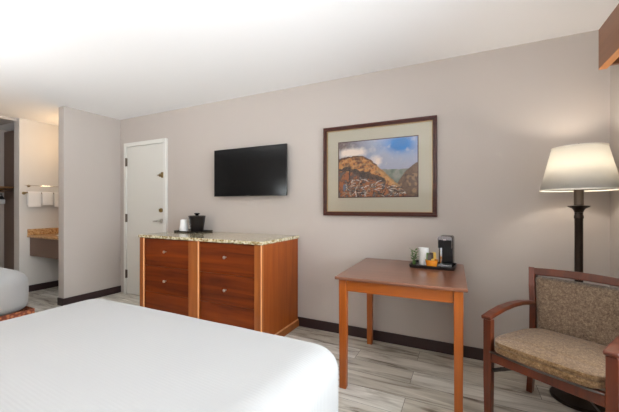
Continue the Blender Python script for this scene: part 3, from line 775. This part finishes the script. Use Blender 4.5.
def towel(y0, y1, zt, zf, zbk, label, x=.055, th_=.009):
    bm = bmesh.new(); xr_ = .010
    prof = []
    zc = -.005+1.4
    out = th_+.010
    path = [(x+out, zf), (x+out+.002, zc-.10), (x+out, zc-.02)] + [(x+out*math.cos(a*PI/8), zc+out*math.sin(a*PI/8)) for a in range(1, 8)] + [(x-out, zc-.02), (x-out, zbk)]
    inn = [(x+(px-x)*.55, pz if k in (0, len(path)-1) else (zc+(pz-zc)*.55 if pz > zc else pz)) for k, (px, pz) in enumerate(path)]
    loop = path+inn[::-1]
    rings = []
    for k in range(7):
        y = y0+(y1-y0)*k/6; wv = .0015*math.sin(k*2.2)
        rings.append([(XA+px+wv, y, pz) for px, pz in loop])
    loft(bm, rings)
    o_ = finish('towel', bm, 'towel', smooth=True, auto=50, bevel=.003)
    return tag(o_, label, 'towel', 'white towels over the alcove rack')
towel(2.222, 2.372, 0, 1.195, 1.22, 'long folded white towel nearest the left end of the alcove rack')
towel(2.384, 2.520, 0, 1.222, 1.24, 'shorter white hand towel in the middle of the alcove rack')
towel(2.532, 2.680, 0, 1.195, 1.22, 'white towel hanging closest to the partition edge in the alcove')
# vanity light (behind the partition, over the mirror)
vl = thing('vanity_light', 'warm frosted light bar above the vanity mirror', 'light', (-4.98, YW, 2.02))
boxobj('back_plate', 'steel', (-.28, .28, -.03, -.001, -.04, .04), vl)
bm = bmesh.new(); tube(bm, [(-.26, -.07, 0), (.26, -.07, 0)], .035, 16); finish('light_tube', bm, 'bulb', vl, smooth=True, auto=50)

# closet shelf and iron
cs_ = thing('closet_shelf', 'wooden closet shelf at the far left edge', 'shelf', (XC, 1.3, 1.455))
boxobj('shelf_board', 'shelfwood', (.001, .36, 0, 1.08, .03, .05), cs_)
bm = bmesh.new(); tube(bm, [(.27, 0, -.01), (.27, 1.08, -.01)], .014, 10); finish('hanging_rod', bm, 'chrome', cs_, smooth=True, auto=50)
boxobj('cleat', 'shelfwood', (.001, .022, 0, 1.08, -.03, .0295), cs_)
ir = thing('iron', 'black and white clothes iron in its holder on the closet wall', 'iron', (XC, 2.31, 1.245))
bm = bmesh.new(); box(bm, .001, .07, -.065, .065, 0, .07); finish('holder', bm, 'paper', ir, bevel=.008)
bm = bmesh.new()
loft(bm, [[(.005, -.06, .0705), (.10, -.06, .0705), (.10, .05, .0705), (.005, .06, .0705)], [(.02, -.045, .12), (.08, -.045, .12), (.08, .03, .12), (.02, .04, .12)]])
tube(bm, [(.05, -.04, .118), (.05, -.045, .15), (.05, .03, .155), (.05, .03, .118)], .010, 8)
finish('iron_body', bm, 'black', ir, bevel=.005)

# ------------------------------------------------------------------ behind the camera: nightstand, lamp, added fill uplights
ns = thing('nightstand', 'cherry nightstand between the two beds', 'nightstand', (-2.78, YB+.02, 0))
boxobj('cabinet', 'cherry_v', (-.26, .26, 0, .42, .05, .60), ns, bevel=.004)
boxobj('top', 'desk_top', (-.28, .28, 0, .44, .601, .625), ns, bevel=.004)
boxobj('drawer', 'cherry_h', (-.23, .23, .421, .436, .34, .57), ns, bevel=.003)
boxobj('foot', 'cherry_v', (-.25, .25, .01, .40, 0, .0495), ns)
wl = thing('wall_lamp', 'cream shaded wall lamp over the nightstand', 'lamp', (-2.66, YB, 1.40))
boxobj('wall_plate', 'bronze', (-.05, .05, .001, .02, -.12, .08), wl, bevel=.004)
bm = bmesh.new(); tube(bm, [(0, .02, -.05), (0, .12, -.07), (0, .20, -.05), (0, .20, .02)], .009, 8); finish('arm', bm, 'bronze', wl, smooth=True)
bm = bmesh.new(); lathe(bm, [(.01, .021), (.028, .05), (.028, .07), (.006, .09)], (0, .20), 16); finish('bulb', bm, 'bulb', wl, smooth=True)
shade('lamp_shade', .17, .12, -.10, .13, wl, c=(0, .20))
def bowl(x, y, lab, pw):  # unseen pendant added to bounce soft fill light off the ceiling
    c = thing('fill_uplight', lab, 'light', (x, y, CH))
    bm = bmesh.new(); lathe(bm, [(.06, -.001), (.06, -.02), (.012, -.025)], n=24); finish('canopy', bm, 'bronze', c, smooth=True, auto=40)
    bm = bmesh.new(); tube(bm, [(0, 0, -.025), (0, 0, -1.04)], .008, 10); finish('stem', bm, 'bronze', c, smooth=True, auto=40)
    bm = bmesh.new(); lathe(bm, [(.01, -1.04), (.09, -1.025), (.16, -0.99), (.20, -0.94), (.205, -0.94), (.165, -0.997), (.09, -1.035), (.01, -1.05)], n=40, cap=False); finish('bowl', bm, 'trimw', c, smooth=True, auto=60)
    bm = bmesh.new(); lathe(bm, [(.02, -1.035), (.03, -1.01), (.02, -0.98), (.005, -0.975)], n=20); finish('bulb', bm, 'diffuser', c, smooth=True)
    light('fill_uplight_glow', 'POINT', (x+.05, y, CH-0.965), pw, (.90, .95, 1), shadow_soft_size=.05)
# ------------------------------------------------------------------ lights
def light(name, kind, loc, energy, col, rot=None, **kw):
    l = bpy.data.lights.new(name, kind); l.energy = energy; l.color = col
    for k, v in kw.items(): setattr(l, k, v)
    o = bpy.data.objects.new(name, l); COL.objects.link(o); o.location = loc
    if rot: o.rotation_euler = rot
    return o
UP = 74
# daylight entering through the window
light('window_daylight', 'AREA', (XR+.16, (WY0+WY1)/2, (WZ0+WZ1)/2), 92, (.90, .955, 1), (0, math.radians(98), 0), shape='RECTANGLE', size=WZ1-WZ0, size_y=WY1-WY0)
light('floor_lamp_bulb', 'POINT', (lx, ly, 1.47), 5.0, (1, .90, .78), shadow_soft_size=.035)
light('wall_lamp_bulb', 'POINT', (-2.66, YB+.20, 1.42), 65, (1, .82, .6), shadow_soft_size=.03)
light('vanity_bulb', 'AREA', (-4.98, YW-.115, 2.02), 1.9, (1, .64, .33), (math.radians(-90-12), 0, 0), shape='RECTANGLE', size=.5, size_y=.06)
bowl(-3.3, .0, 'unseen pendant bowl added as fill uplight over the gap between the beds', 56)
bowl(-.55, -.3, 'unseen pendant bowl added as fill uplight over the nearest bed', 92)
wd = bpy.data.worlds.new('World'); scn.world = wd; wd.use_nodes = True
bg = wd.node_tree.nodes['Background']; bg.inputs[0].default_value = (.85, .92, 1, 1); bg.inputs[1].default_value = 1.2

# ------------------------------------------------------------------ camera
cam = bpy.data.cameras.new('camera'); co = bpy.data.objects.new('camera', cam); COL.objects.link(co)
cam.sensor_width = 36; cam.lens = 36*317/619; cam.clip_start = .02
co.location = (0, 0, 1.21); co.rotation_euler = (math.radians(90), 0, math.atan(156/317))
scn.camera = co
scn.view_settings.view_transform = 'Standard'; scn.view_settings.look = 'None'; scn.view_settings.gamma = 1
scn.view_settings.use_curve_mapping = False; scn.view_settings.exposure = 0.68
